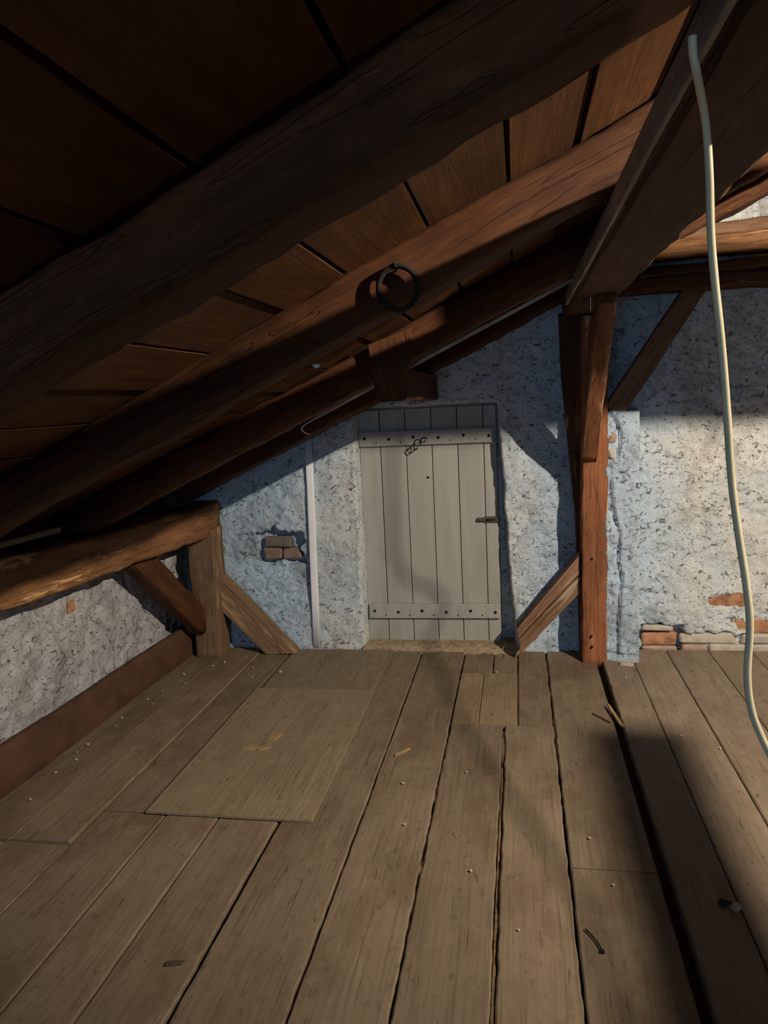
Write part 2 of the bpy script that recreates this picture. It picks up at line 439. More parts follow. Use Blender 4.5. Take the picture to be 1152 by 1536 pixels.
YF = 4.36
PL = [  # x0, x1, y0, y1, z, gl, gr, wl, wr, mat
    (-2.14, -1.84, 2.24, YF, .001, .002, .002, .001, .001, M_FLOOR),
    (-1.84, -1.60, 2.24, YF, .004, .002, .005, .001, .006, M_FLOOR),
    (-2.14, -1.86, 1.0, 2.235, -.006, .002, .003, .001, .002, M_FLOOR),
    (-1.86, -1.60, 1.0, 2.235, -.005, .003, .004, .002, .002, M_FLOOR),
    (-1.60, -1.415, 2.46, YF, .000, .003, .002, .005, .002, M_FLOOR),
    (-1.60, -1.34, 1.0, 2.455, -.001, .002, .003, .002, .002, M_FLOOR),
    (-1.415, -1.34, 2.46, YF, -.003, .002, .003, .002, .002, M_FLOOR),
    (-1.34, -1.13, 1.0, YF, .000, .003, .002, .002, .002, M_FLOOR),
    (-1.13, -.89, 1.0, YF, -.002, .002, .012, .002, .009, M_FLOOR),
    (-.89, -.597, 1.0, YF, .001, .003, .004, .004, .006, M_FLOOR),
    (-.597, -.342, 1.0, YF - .02, .000, .003, .005, .004, .007, M_FLOOR),
    (-.342, -.094, 1.0, 3.325, .000, .003, .008, .006, .005, M_FLOOR),
    (-.094, .130, 1.0, 3.325, .001, .007, .004, .005, .006, M_FLOOR),
    (-.342, -.215, 3.33, 3.98, .003, .003, .001, .002, .001, M_FLOOR_PATCH),
    (-.215, -.032, 3.33, 3.98, .004, .001, .003, .001, .001, M_FLOOR_PATCH),
    (-.032, .130, 3.33, YF, .000, .002, .006, .002, .009, M_FLOOR),
    (-.342, -.17, 3.985, YF, -.003, .004, .003, .004, .004, M_FLOOR),
    (-.17, -.032, 3.985, YF, -.004, .004, .005, .006, .004, M_FLOOR),
    (.130, .405, 1.0, 2.272, .000, .004, .006, .004, .003, M_FLOOR),
    (.130, .405, 2.276, YF, .001, .004, .006, .006, .003, M_FLOOR),
    (.432, .597, 1.0, YF, .018, .002, .002, .004, .002, M_FLOOR_R),
    (.597, .803, 1.0, YF, .017, .002, .002, .0015, .0015, M_FLOOR_R),
    (.803, 1.03, 1.0, YF, .019, .002, .002, .0015, .0015, M_FLOOR_R),
    (1.03, 1.26, 1.0, YF, .018, .002, .002, .0015, .0015, M_FLOOR_R),
    (1.26, 1.50, 1.0, YF, .017, .002, .002, .0015, .0015, M_FLOOR_R),
    (1.50, 1.74, 1.0, YF, .018, .002, .002, .0015, .0015, M_FLOOR_R),
]
for i, (x0, x1, y0, y1, z, gl, gr, wl, wr, m) in enumerate(PL):
    plank(x0, x1, y0, y1, z, .030 if z < .01 else .048, m, gl, gr, wl, wr, seed=i * 3 + 1)
xx = 1.74
for i in range(5):                                              # the rest of the floor, out of view
    plank(xx, xx + .26, -2.5, YF, .016, mat=M_FLOOR_R, seed=90 + i, step=.5); xx += .26
for i in range(10):
    plank(-2.1 + i * .4, -1.7 + i * .4, -2.5, .995, 0, mat=M_FLOOR, seed=120 + i, step=.4)
# fibrous dirt packed in the two wide joints
for k, (xc, y0, y1, w) in enumerate(((-.094, 1.0, 3.28, .018), (-.342, 1.9, 3.28, .012), (.132, 2.9, 4.3, .010))):
    n = 70; ys = np.linspace(y0, y1, n)
    V, Fc = [], []
    zz = -.011 + .010 * fbm(ys * 12, np.full(n, k * 9.), 5 + k, 4)
    for i in range(n):
        for q, dz in ((-1, -.02), (-.4, 0.0), (.4, .001), (1, -.02)):
            V.append((xc + q * w * .6, ys[i], zz[i] + dz))
    for i in range(n - 1):
        for j in range(3): Fc.append((i * 4 + j, i * 4 + j + 1, i * 4 + j + 5, i * 4 + j + 4))
    o = mesh_obj('joint_dirt', V, Fc, M_FIBRE, floor); o['kind'] = 'stuff'

# ================================================================== walls
def height_wall(name, us, vs, depth, place, keep, mat):
    U, Vv = np.meshgrid(us, vs)
    D = depth(U, Vv)
    P = place(U, Vv, D).reshape(-1, 3)
    nu, nv = len(us), len(vs)
    idx = np.arange(nu * nv).reshape(nv, nu)
    q = np.stack([idx[:-1, :-1], idx[:-1, 1:], idx[1:, 1:], idx[1:, :-1]], -1).reshape(-1, 4)
    k = keep(U, Vv).reshape(-1)
    q = q[k[q].all(1)]
    me = bpy.data.meshes.new(name)
    me.vertices.add(len(P)); me.vertices.foreach_set('co', P.astype(np.float32).ravel())
    me.loops.add(q.size); me.loops.foreach_set('vertex_index', q.astype(np.int32).ravel())
    me.polygons.add(len(q)); me.polygons.foreach_set('loop_start', np.arange(0, q.size, 4, dtype=np.int32))
    me.polygons.foreach_set('use_smooth', np.ones(len(q), bool))
    me.update(calc_edges=True); me.validate()
    me.materials.append(mat)
    o = bpy.data.objects.new(name, me); COL.objects.link(o); return o

def sstep(a, b, x):
    t = np.clip((x - a) / (b - a), 0, 1); return t * t * (3 - 2 * t)
def box_mask(U, V, x0, x1, z0, z1, soft=.012, wob=.012, seed=0, f=22):
    n1 = wob * fbm(U * f, V * f, seed, 3); n2 = wob * fbm(U * f + 31, V * f + 9, seed + 1, 3)
    x, z = U + n1, V + n2
    return sstep(x0 - soft, x0, x) * (1 - sstep(x1, x1 + soft, x)) * sstep(z0 - soft, z0, z) * (1 - sstep(z1, z1 + soft, z))
def groove(U, V, pts, w):
    d = np.full(U.shape, 9.)
    for (ax_, az_), (bx, bz) in zip(pts[:-1], pts[1:]):
        vx, vz = bx - ax_, bz - az_; t = np.clip(((U - ax_) * vx + (V - az_) * vz) / (vx * vx + vz * vz), 0, 1)
        d = np.minimum(d, np.hypot(U - ax_ - t * vx, V - az_ - t * vz))
    return np.exp(-(d / w) ** 2)
PIER_Y = .235
CRACK = [(.512, 1.33), (.525, 1.27), (.52, 1.20), (.508, 1.11)]
CRACK2 = [(.495, .83), (.52, .74), (.515, .58), (.53, .50), (.52, .33), (.508, .20), (.512, .08)]
def back_depth(U, V):
    D = .022 * fbm(U * 2.2, V * 2.2, 1, 3) + .013 * fbm(U * 9, V * 9, 5, 5)
    rough = sstep(.05, .22, fbm(U * 14, V * 18, 40, 4))
    D = D - .008 * rough * sstep(-.2, .15, fbm(U * 2.6, V * 2.6, 77, 3))
    pk = sstep(.34, .42, fbm(U * 30, V * 36, 88, 3)); D = D - .007 * pk
    # door opening
    xr = -.128 + .075 * (1 - np.clip(V / 1.46, 0, 1))
    wv = .010 * fbm(U * 7, V * 7, 12, 3)
    dm = sstep(-.965, -.945, U + wv) * (1 - sstep(xr - .004, xr + .016, U + wv)) * (1 - sstep(1.455, 1.475, V + .8 * wv))
    D = D - .165 * dm
    # plaster bulge round the right side of the opening
    D = D + .006 * np.exp(-((U - (xr + .085)) / .05) ** 2) * (1 - sstep(1.3, 1.5, V))
    # hole with bricks at the left
    hm = box_mask(U, V, -1.60, -1.325, .548, .738, .014, .045, 3)
    D = D - .075 * hm
    hm2 = box_mask(U, V, -1.68, -1.60, .715, .728, .012, .03, 8)
    D = D - .02 * hm2
    # bricks laid bare on the right
    for k, (a, b, c, d, dep) in enumerate(((.665, .905, -.02, .155, .075), (.87, 1.60, -.02, .105, .030), (1.048, 1.232, .282, .330, .030), (1.192, 1.45, .126, .178, .030))):
        D = D - dep * box_mask(U, V, a, b, c, d, .008, .030, 60 + k)
    # pier beside the post
    pm = (sstep(.444, .452, U) * (1 - sstep(.628 + .004 * fbm(U * 8, V * 8, 9, 2), .640, U))) * (1 - sstep(1.385, 1.402, V + .012 * fbm(U * 20, V * 20, 33, 3)))
    D = D + PIER_Y * pm
    inner = pm * (1 - sstep(.010, .022, U - np.interp(V, [0, .2, .33, .5, .58, .74, .83, 1.0, 1.11, 1.2, 1.27, 1.33, 1.42], [.498, .50, .51, .52, .505, .51, .485, .466, .468, .51, .515, .50, .44])))
    D = D - .022 * inner * (1 + .8 * fbm(U * 30, V * 30, 50, 3))
    D = D - .016 * pm * (groove(U, V, CRACK, .006) + groove(U, V, CRACK2, .006) + groove(U, V, [(.45, .055), (.55, .062), (.64, .05)], .005))
    return D
us = np.arange(-2.32, 2.0, .009); vsz = np.arange(-.03, 3.0, .009)
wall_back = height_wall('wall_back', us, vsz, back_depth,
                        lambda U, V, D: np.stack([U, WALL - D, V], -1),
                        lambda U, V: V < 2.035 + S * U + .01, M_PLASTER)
tag(wall_back, 'rough limewashed gable wall with exposed bricks', kind='structure')
# the rest of the gable, out of view to the right
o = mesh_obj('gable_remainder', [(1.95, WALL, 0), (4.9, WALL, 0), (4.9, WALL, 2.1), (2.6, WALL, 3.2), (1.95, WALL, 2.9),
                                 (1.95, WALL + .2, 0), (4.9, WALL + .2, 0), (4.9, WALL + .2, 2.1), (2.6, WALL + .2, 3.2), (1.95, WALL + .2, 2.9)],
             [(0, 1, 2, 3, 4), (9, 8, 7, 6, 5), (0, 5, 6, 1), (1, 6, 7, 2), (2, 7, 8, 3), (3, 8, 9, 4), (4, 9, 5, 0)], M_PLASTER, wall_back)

def xl(y): return -2.115 - .03 * (4.3 - y)          # left wall runs slightly out of square
def left_depth(U, V):
    D = .035 * fbm(U * 2.4, V * 2.4, 201, 3) + .022 * fbm(U * 8, V * 8, 205, 4)
    D = D - .012 * sstep(.05, .25, fbm(U * 15, V * 15, 240, 4))
    D = D - .012 * box_mask(U, V, 3.18, 3.26, .555, .635, .012, .02, 71)
    return D
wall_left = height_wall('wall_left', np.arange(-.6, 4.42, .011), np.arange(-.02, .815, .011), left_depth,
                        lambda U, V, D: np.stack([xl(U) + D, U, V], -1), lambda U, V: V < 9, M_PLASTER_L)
tag(wall_left, 'low rough plaster knee wall under the eaves', kind='structure')
rough_box('brick', (xl(3.2) - .02, 3.19, .565), (xl(3.2) + .006, 3.245, .63), M_BRICK, wall_left, .006, .003, 5)

def wbrick(x0, x1, z0, z1, front, mat, seed, deep=.06):
    rough_box('brick', (x0, front, z0), (x1, front + deep, z1), mat, wall_back, .010, .006, seed)
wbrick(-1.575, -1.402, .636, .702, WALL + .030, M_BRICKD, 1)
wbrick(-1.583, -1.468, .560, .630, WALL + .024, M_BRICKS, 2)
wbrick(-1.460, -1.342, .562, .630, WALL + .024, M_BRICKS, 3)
wbrick(.680, .868, .034, .105, WALL + .020, M_BRICK, 4)
wbrick(.676, .845, .120, .156, WALL + .004, M_BRICKG, 5, .10)
wbrick(.676, .868, -.02, .028, WALL + .012, M_BRICKP, 6)
wbrick(.886, 1.19, .048, .108, WALL + .006, M_BRICKG, 7)
wbrick(1.215, 1.40, .050, .106, WALL + .010, M_BRICKG, 8)
wbrick(.890, 1.035, -.02, .042, WALL + .002, M_BRICKP, 9)
wbrick(1.045, 1.24, -.02, .042, WALL + .002, M_BRICKG, 10)
wbrick(1.25, 1.42, -.02, .040, WALL + .004, M_BRICKG, 11)
wbrick(1.030, 1.250, .262, .350, WALL + .016, M_BRICK, 12)
wbrick(1.172, 1.455, .106, .196, WALL + .016, M_BRICK, 13)
wbrick(.466, .514, 1.222, 1.276, WALL - PIER_Y + .012, M_BRICKP, 14)
wbrick(.466, .508, 1.138, 1.208, WALL - PIER_Y + .014, M_BRICKG, 15)

# far walls that close the loft, behind and to the right of the viewpoint
def slab(name, lo, hi, mat, label):
    o = rough_box(name, lo, hi, mat, None, .01, 0); tag(o, label, kind='structure'); return o
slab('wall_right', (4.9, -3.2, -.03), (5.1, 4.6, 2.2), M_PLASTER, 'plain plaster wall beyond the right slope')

slab('trim_1', (-2.50, -2.6, .60), (-2.40, 4.6, 1.02), M_UNDER, 'dark board closing the eaves behind the left plate')
# skirting board along the left wall
sk = timber('baseboard_left', (xl(4.28) + .085, 4.28, .10), (xl(1.2) + .085, 1.2, .10), .030, .20, (0, 0, 1), M_SKIRT, wob=.004, cham=.004, rough=.001, seed=3)
tag(sk, 'red-brown skirting board along the foot of the left wall', kind='structure')

# ================================================================== roof boards
ceiling = empty('ceiling', (0, 0, 2.035)); tag(ceiling, 'sloping underside of the roof, brown boards', kind='structure')
def roof_board(x0, x1, name='roof_board', gap=.006, th=.022, y0=-2.6, y1=4.60, seed=0, right=False):
    rg = random.Random(seed)
    c = Vector(((x0 + x1) / 2, 1, 0)); w = (x1 - x0) / math.cos(TH) - gap
    n = 8; V, Fc = [], []
    dl, dr = rg.uniform(-.004, .004), rg.uniform(-.004, .004)
    for i in range(n):
        y = y0 + (y1 - y0) * i / (n - 1)
        a = -w / 2 + rg.uniform(-.003, .003); b = w / 2 + rg.uniform(-.003, .003)
        for xq, zq in ((a, dl), (b, dr), (b, dr + th), (a, dl + th)): V.append((xq, y - 1, zq))
    for i in range(n - 1):
        for j in range(4): Fc.append((i * 4 + j, i * 4 + (j + 1) % 4, (i + 1) * 4 + (j + 1) % 4, (i + 1) * 4 + j))
    Fc += [(0, 3, 2, 1), tuple((n - 1) * 4 + j for j in range(4))]
    o = mesh_obj(name, V, Fc, M_BOARD); fix_normals(o)
    if not right:
        M = Matrix((ex_r, Vector((0, 1, 0)), nz_r)).transposed().to_4x4(); M.translation = (c.x, 1, zb(c.x))
    else:
        e2 = Vector((ex_r.x, 0, -ex_r.z)); n2 = Vector((-nz_r.x, 0, nz_r.z))
        M = Matrix((e2, Vector((0, 1, 0)), n2)).transposed().to_4x4(); M.translation = (c.x, 1, zb(RIDGE) - S * (c.x - RIDGE))
    o.parent = ceiling; o.matrix_basis = ceiling.matrix_basis.inverted() @ M
    return o
seams = [-2.36, -2.17, -1.98, -1.79, -1.60, -1.41, -1.22, -1.03, -.83, -.615, -.437, -.215, -.011, .159, .345]
while seams[-1] < RIDGE - .1: seams.append(seams[-1] + .20)
seams[-1] = RIDGE
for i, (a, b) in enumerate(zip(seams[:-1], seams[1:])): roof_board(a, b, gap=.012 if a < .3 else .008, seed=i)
for i in range(6): roof_board(RIDGE + i * .42, RIDGE + (i + 1) * .42, seed=60 + i, right=True)
# dark roofing felt that shows through the joints
def felt(x0, x1, right):
    f = (lambda x: zb(x)) if not right else (lambda x: zb(RIDGE) - S * (x - RIDGE))
    V = [(x, y, f(x) + d) for d in (.05, .065) for x, y in ((x0, -2.6), (x1, -2.6), (x1, 4.62), (x0, 4.62))]
    return mesh_obj('roofing_felt', V, [(0, 3, 2, 1), (4, 5, 6, 7), (0, 1, 5, 4), (1, 2, 6, 5), (2, 3, 7, 6), (3, 0, 4, 7)], M_UNDER, ceiling)
felt(-2.5, RIDGE, False); felt(RIDGE, 5.15, True)

# ================================================================== timbers
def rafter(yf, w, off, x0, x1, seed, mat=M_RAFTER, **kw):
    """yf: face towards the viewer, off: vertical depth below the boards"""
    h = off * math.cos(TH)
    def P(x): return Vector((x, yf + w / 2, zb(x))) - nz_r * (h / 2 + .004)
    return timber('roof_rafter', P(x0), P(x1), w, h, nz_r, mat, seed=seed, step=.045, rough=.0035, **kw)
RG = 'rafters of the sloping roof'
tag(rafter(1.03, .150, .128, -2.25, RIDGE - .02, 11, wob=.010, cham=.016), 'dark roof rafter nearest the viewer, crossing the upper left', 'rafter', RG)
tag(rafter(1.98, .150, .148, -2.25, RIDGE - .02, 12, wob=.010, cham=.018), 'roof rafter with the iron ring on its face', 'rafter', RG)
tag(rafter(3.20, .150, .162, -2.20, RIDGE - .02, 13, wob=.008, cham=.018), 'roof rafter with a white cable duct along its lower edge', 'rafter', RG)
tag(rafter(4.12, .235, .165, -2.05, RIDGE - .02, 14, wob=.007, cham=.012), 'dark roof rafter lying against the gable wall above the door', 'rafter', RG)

# purlin running towards the viewer, top cut to the slope of the rafters
def purlin():
    x0, x1, z0 = .246, .456, 1.905
    n = 90; ys = np.linspace(4.36, -2.4, n); V, Fc = [], []
    def wob(k, f, a): return a * 2 * fbm(ys * f, np.full(n, k * 11.3), 300 + k, 4)
    crust = np.abs(fbm(ys * 14, np.full(n, 3.3), 340, 4)) * .055
    a, b, c, d = wob(1, 1.5, .004), wob(2, 3, .010), wob(3, 1.6, .005), wob(4, 9, .006)
    for i in range(n):
        zt0, zt1 = zb(x0) - .172, zb(x1) - .172
        bow = [(0, .012), (.04, .0), (.3, -.004), (.55, .002), (.8, -.002), (.95, .006)]
        pr = [(x0 + a[i], zt0), (x0 + a[i], z0 + .012 + c[i])]
        for u, dz in bow: pr.append((x0 + a[i] + .006 + u * (x1 - x0 - .012) + (crust[i] + b[i]) * (u > .9) * .6, z0 + dz + c[i] + d[i] * u))
        pr += [(x1 + b[i] + crust[i] * .6, z0 + .02 + c[i] + d[i]), (x1 + b[i] * .5, zt1)]
        for x, z in pr: V.append((ys[0] - ys[i], x - .35, z - 1.95))
    m = len(V) // n
    for i in range(n - 1):
        for j in range(m): Fc.append((i * m + j, i * m + (j + 1) % m, (i + 1) * m + (j + 1) % m, (i + 1) * m + j))
    Fc += [tuple(range(m)), tuple((n - 1) * m + j for j in range(m))]
    o = mesh_obj('purlin', V, Fc, M_PURLIN)
    o.matrix_world = Matrix(((0, 1, 0, .35), (-1, 0, 0, ys[0]), (0, 0, 1, 1.95), (0, 0, 0, 1)))
    return fix_normals(o)
tag(purlin(), 'heavy dark purlin with ragged edge overhead at upper right', 'beam')

t = timber('purlin_lit_strip', (.236, 3.75, 1.940), (.236, -1.5, 1.940), .010, .060, (0, 0, 1), M_PURLIN_LIT, wob=.0015, cham=.002, rough=.0005, seed=41, step=.15)  # added pale piece imitating cool light on the left face of the purlin
tag(t, 'thin grey batten added for cool light on the left face of the overhead purlin', 'strip')

# main post with its knee brace towards the viewer
post = timber('roof_post', (.392, 4.245, -.02), (.400, 4.245, 1.895), .132, .165, (0, 1, 0), M_POST, wob=.005, cham=.012, seed=21, rough=.003, step=.04)
tag(post, 'tall red-brown wooden post right of the door', 'post')
for zq, xq in ((.10, .375), (.16, .372), (.60, .378)):
    tube('peg', [(xq, 4.165, zq), (xq, 4.153, zq)], .007, M_IRON, post, 8, 2)
kb = timber('knee_brace', (.366, 4.19, 1.165), (.383, 3.445, 1.905), .080, .105, (0, 1, 1), M_POST, wob=.003, cham=.006, seed=22, step=.05)
tag(kb, 'reddish knee brace rising from the tall post to the purlin', 'brace')
# dark strut on the wall behind the post
st = prism('wall_strut', [(.225, 1.93), (.236, 1.60), (.305, .80), (.322, .0), (.36, .0), (.36, 1.93)], 4.30, 4.375, M_RAFTER)
tag(st, 'dark slanting strut on the wall behind the tall post', 'strut')
tube('peg', [(.302, 4.31, 1.16), (.300, 4.26, 1.163)], .012, M_RUST, st, 10, 2)

# braces
t = timber('wall_brace', (.505, 4.255, 1.385), (.94, 4.30, 2.04), .075, .105, (-1, 0, 1), M_BRACE, wob=.003, cham=.006, seed=23)
tag(t, 'brown diagonal brace right of the tall post, under the wall beam', 'brace')
br = empty('foot_brace', (.15, 4.25, .04))
prism('board', [(-.036, .182), (-.030, .128), (.318, .507), (.318, .615)], 4.20, 4.30, M_BRACE, br, .001, 1)
prism('board', [(-.029, .122), (-.020, .035), (.02, .075), (.318, .400), (.318, .500)], 4.203, 4.30, M_BRACE, br, .001, 2)
tag(br, 'short split diagonal brace at the foot of the tall post beside the door', 'brace')

lp = timber('eaves_post', (-1.905, 4.255, -.02), (-1.885, 4.255, .80), .165, .165, (0, 1, 0), M_GREYTIMBER, wob=.005, seed=24, step=.05)
tag(lp, 'short weathered post carrying the left eaves plate', 'post')
t = timber('eaves_brace', (-1.945, 4.20, .215), (-1.985, 3.52, .80), .095, .150, (0, 1, 1), M_POST, wob=.004, seed=25)
t.data.materials[0] = M_RAFTER
tag(t, 'dark red knee brace from the short left post up to the eaves plate', 'brace')
t = prism('eaves_foot_brace', [(-1.83, .510), (-1.85, .310), (-1.55, .0), (-1.37, .008)], 4.24, 4.345, M_GREYTIMBER, None, .002, 4)
tag(t, 'grey-brown diagonal brace from the short left post down to the floor', 'brace')
pl = timber('eaves_plate', (-1.905, 4.34, .865), (-2.13, 1.0, .895), .190, .185, (0, 0, 1), M_PLATE, wob=.014, cham=.022, seed=26, rough=.004, step=.05)
tag(pl, 'rough golden-brown eaves plate beam along the left wall', 'beam')
t = timber('loose_lath', (-2.015, 2.95, 1.015), (-2.05, 2.2, 1.02), .07, .022, (0, 0, 1), M_DUSTBOARD, wob=.002, cham=.003, seed=27)
tag(t, 'dusty lath lying on the left eaves plate below the rafters', 'lath')

# stub of a cut-off purlin and the hanger board above the door
t = timber('purlin_stub', (-.515, 3.17, 1.566), (-.515, 4.37, 1.566), .115, .138, (0, 0, 1), M_RAFTER, wob=.002, cham=.008, seed=28)
t.data.materials[0] = M_PURLIN
tag(t, 'sawn-off beam stub jutting from the wall above the door', 'beam')
t = prism('hanger_board', [(-.585, 1.512), (-.470, 1.500), (-.455, 1.62), (-.425, 1.665), (-.430, 1.80), (-.615, 1.74)], 3.140, 3.172, M_RAFTER, None, .003, 5)
tag(t, 'short board nailed over the rafter at the beam stub above the door', 'board')

# stacked timbers under the roof at the top of the wall, right
for lab, p0, p1, w, h, mt, sd in (
    ('lowest dark wall beam above the diagonal brace at upper right', (.50, 4.29, 2.040), (2.2, 4.29, 2.040), .16, .085, M_RAFTER, 31),
    ('thin split timber resting on the lowest wall beam', (.62, 4.25, 2.085), (2.1, 4.23, 2.125), .14, .050, M_PURLIN, 32),
    ('thickest lit orange-brown timber among the stacked wall beams', (.56, 4.20, 2.200), (2.2, 4.20, 2.215), .17, .085, M_PLATE, 33),
    ('uppermost timber of the stacked wall beams below the roof', (.70, 4.25, 2.275), (2.2, 4.25, 2.325), .14, .065, M_BRACE, 34)):
    t = timber('wall_beam', p0, p1, w, h, (0, 0, 1), mt, wob=.008, cham=.014, seed=sd, rough=.003)
    tag(t, lab, 'beam', 'stacked beams at the wall top')

# collar beam, an added board that casts the floor shadow and a slack cable: beyond the frame at the right, they shade the gable and floor
t = timber('collar_beam', (1.12, 1.915, 2.396), (3.9, 1.915, 2.396), .11, .214, (0, 0, 1), M_RAFTER, seed=35, wob=.004)
tag(t, 'collar beam between the rafters outside the view at right', 'beam')
lb = empty('shadow_board', (1.823, 1.2, 2.208))
timber('board', (1.823, 0.55, 2.208), (1.823, 1.349, 2.208), .068, .012, (0, 0, 1), M_LATH, lb, seed=36, wob=.001, cham=.002)
timber('hanger', (1.823, .57, 2.208), (1.823, .57, 2.87), .02, .010, (0, 1, 0), M_LATH, lb, seed=37, wob=.001, cham=.002)  # lath added to hold this board up
tag(lb, 'narrow unseen board added to cast the floor shadow band at right', 'board')
t = tube('slack_cable', [(1.255, 2.03, 2.452), (1.305, 1.93, 2.083), (1.383, 1.93, 1.985), (1.425, 1.639, 1.915), (1.508, 1.406, 1.915), (1.551, 1.286, 1.915), (1.562, 1.188, 1.915), (1.6, 0.8, 1.93), (1.7, 0.4, 2.1), (1.78, 0.1, 2.5), (1.8, 0.05, 2.84)], .0042, M_CABLE)
tag(t, 'slack cable looping from rafter outside the view at right', 'cable')

# ================================================================== door
door = empty('door_1', (-.54, WALL + .08, 0)); tag(door, 'small grey plank door with two cleats', kind='structure')
DY = WALL + .108
dx = [-.955, -.826, -.669, -.513, -.359, -.206, -.128]
for i in range(6):
    rough_box('plank', (dx[i] + .0022, DY, .012), (dx[i + 1] - .0022, DY + .028, 1.452), M_DOOR, door, .003, .0008, 40 + i)
for k, (z0, z1, x0, x1, tl) in enumerate(((1.236, 1.324, -.950, -.142, 0), (.168, .258, -.940, -.132, 0))):
    cl = rough_box('cleat', (x0, DY - .026, z0), (x1, DY - .001, z1), M_DOOR, door, .004, .001, 50 + k)
    for j in range(6):
        xn = x0 + .035 + j * (x1 - x0 - .065) / 5
        tube('nail', [(xn, DY - .024, (z0 + z1) / 2 + .004 * (-1) ** j), (xn, DY - .030, (z0 + z1) / 2 + .004 * (-1) ** j)], .0095, M_IRON, cl, 8, 1)
        if j < 5: tube('nail', [(xn + .07, DY - .024, z0 + .022), (xn + .07, DY - .0275, z0 + .022)], .005, M_IRON, cl, 6, 1)
la = rough_box('latch', (-.215, DY - .014, .757), (-.133, DY + .001, .793), M_RUST, door, .004, .001, 61)
tube('latch_tongue', [(-.252, DY - .008, .775), (-.242, DY - .010, .775), (-.215, DY - .010, .775)], .0135, M_RUST, la, 8, 3)
tube('latch_bolt', [(-.200, DY - .018, .775), (-.150, DY - .018, .775)], .006, M_IRON, la, 8, 2)
rough_box('knot_hole', (-.552, DY - .0012, 1.030), (-.536, DY + .001, 1.044), M_IRON, door, .004, .001, 62)
# the loop of dark wire on the upper cleat
wy = DY - .030
wr = tube('wire_loop', [(-.575, wy, 1.263), (-.60, wy, 1.268), (-.615, wy, 1.245), (-.618, wy, 1.205), (-.640, wy, 1.188), (-.655, wy, 1.205), (-.640, wy, 1.222), (-.605, wy, 1.245)], .0035, M_IRON, door, 6, 5)
tube('wire_loop', [(-.535, wy, 1.272), (-.56, wy, 1.279), (-.572, wy, 1.262), (-.575, wy, 1.235)], .004, M_IRON, door, 6, 5)
tube('wire_loop', [(-.592, wy, 1.250), (-.565, wy, 1.253), (-.550, wy, 1.250)], .003, M_IRON, door, 6, 3)
tube('wire_loop', [(-.603, wy + .012, 1.212), (-.603, wy + .02, 1.212)], .006, M_IRON, door, 6, 1)
# rubble threshold in front of the door
n1, n2 = 70, 14; V, Fc = [], []
for i in range(n1):
    for j in range(n2):
        x = -.97 + .95 * i / (n1 - 1); y = 4.30 + .23 * j / (n2 - 1)
        hgt = .030 * sstep(0, .45, j / (n2 - 1)) + .010 * float(fbm(np.array(x * 22), np.array(y * 22), 400, 4)) - .006
        V.append((x, y, float(hgt)))
for i in range(n1 - 1):
    for j in range(n2 - 1): Fc.append((i * n2 + j, (i + 1) * n2 + j, (i + 1) * n2 + j + 1, i * n2 + j + 1))
o = mesh_obj('rubble_threshold', V, Fc, M_RUBBLE, None, True); fix_normals(o)
tag(o, 'crumbled mortar and dust along the door threshold', 'rubble', kind='stuff')

# ================================================================== fittings
def duct(name, p0, p1, w, d, face):
    t = timber(name, p0, p1, w, d, face, M_WHITE, wob=.0008, cham=.002, rough=0, seed=44, step=.3); return t
cd = duct('cable_duct', (-1.236, WALL - .018, 1.312), (-1.263, WALL - .012, .010), .042, .022, (0, -1, 0))
tag(cd, 'white plastic cable duct standing on the wall left of the door', 'cable duct')
def rb(x, y, d): 
    p = Vector((x, y, zb(x))) - nz_r * (.162 * math.cos(TH) + .004 + d); return p
rd = duct('cable_duct', rb(-.96, 3.335, .010), rb(.245, 3.335, .008), .022, .014, -nz_r)
rd.data.materials[0] = M_DUSTYWHITE
tag(rd, 'dusty white plastic cable duct along the underside of the rafter above the door', 'cable duct')
t = tube('thin_wire', [rb(-.955, 3.335, .012), (-.98, 3.36, 1.40), (-1.02, 3.6, 1.36), (-1.18, 4.2, 1.345), (-1.233, 4.365, 1.318)], .0022, M_WHITE, None, 6, 5)
tag(t, 'thin white wire between the two cable ducts left of the door', 'wire')
t = tube('thin_wire', [rb(.24, 3.335, .012), (.285, 3.40, 1.965), (.315, 3.46, 1.92), (.32, 3.5, 1.85)], .0018, M_WHITE, None, 6, 5)
tag(t, 'thin white wire drooping from the upper end of the rafter duct', 'wire')
# iron ring on the second rafter
ring_pts = [(-.296 + .051 * math.cos(a), 1.969 - .004 * math.sin(a), 1.786 + .054 * math.sin(a)) for a in [2 * math.pi * k / 16 for k in range(16)]]
t = tube('iron_ring', ring_pts, .0075, M_IRON, None, 8, 3, True)
tube('staple', [(-.300, 1.985, 1.832), (-.300, 1.958, 1.838), (-.300, 1.958, 1.846), (-.300, 1.985, 1.852)], .003, M_IRON, t, 6, 3)
tag(t, 'dark iron ring hanging on the face of the rafter', 'ring')

# hanging cream cable
t = tube('hanging_cable', [(.2245, 1.075, 1.935), (.2265, 1.08, 1.915), (.233, 1.09, 1.897), (.250, 1.14, 1.884), (.266, 1.18, 1.855), (.271, 1.18, 1.79), (.274, 1.18, 1.715), (.280, 1.18, 1.65), (.291, 1.18, 1.556), (.300, 1.18, 1.459), (.308, 1.18, 1.361),
                        (.319, 1.18, 1.281), (.332, 1.18, 1.199), (.338, 1.18, 1.137), (.336, 1.18, 1.063), (.342, 1.18, 1.010), (.356, 1.18, .967), (.384, 1.18, .91), (.45, 1.16, .80), (.56, 1.10, .62), (.70, 1.02, .35), (.82, .95, .06), (.95, .85, .026), (1.3, .6, .026)], .0056, M_CABLE, None, 10, 6)
tag(t, 'cream electric cable hanging from the purlin at the right', 'cable')

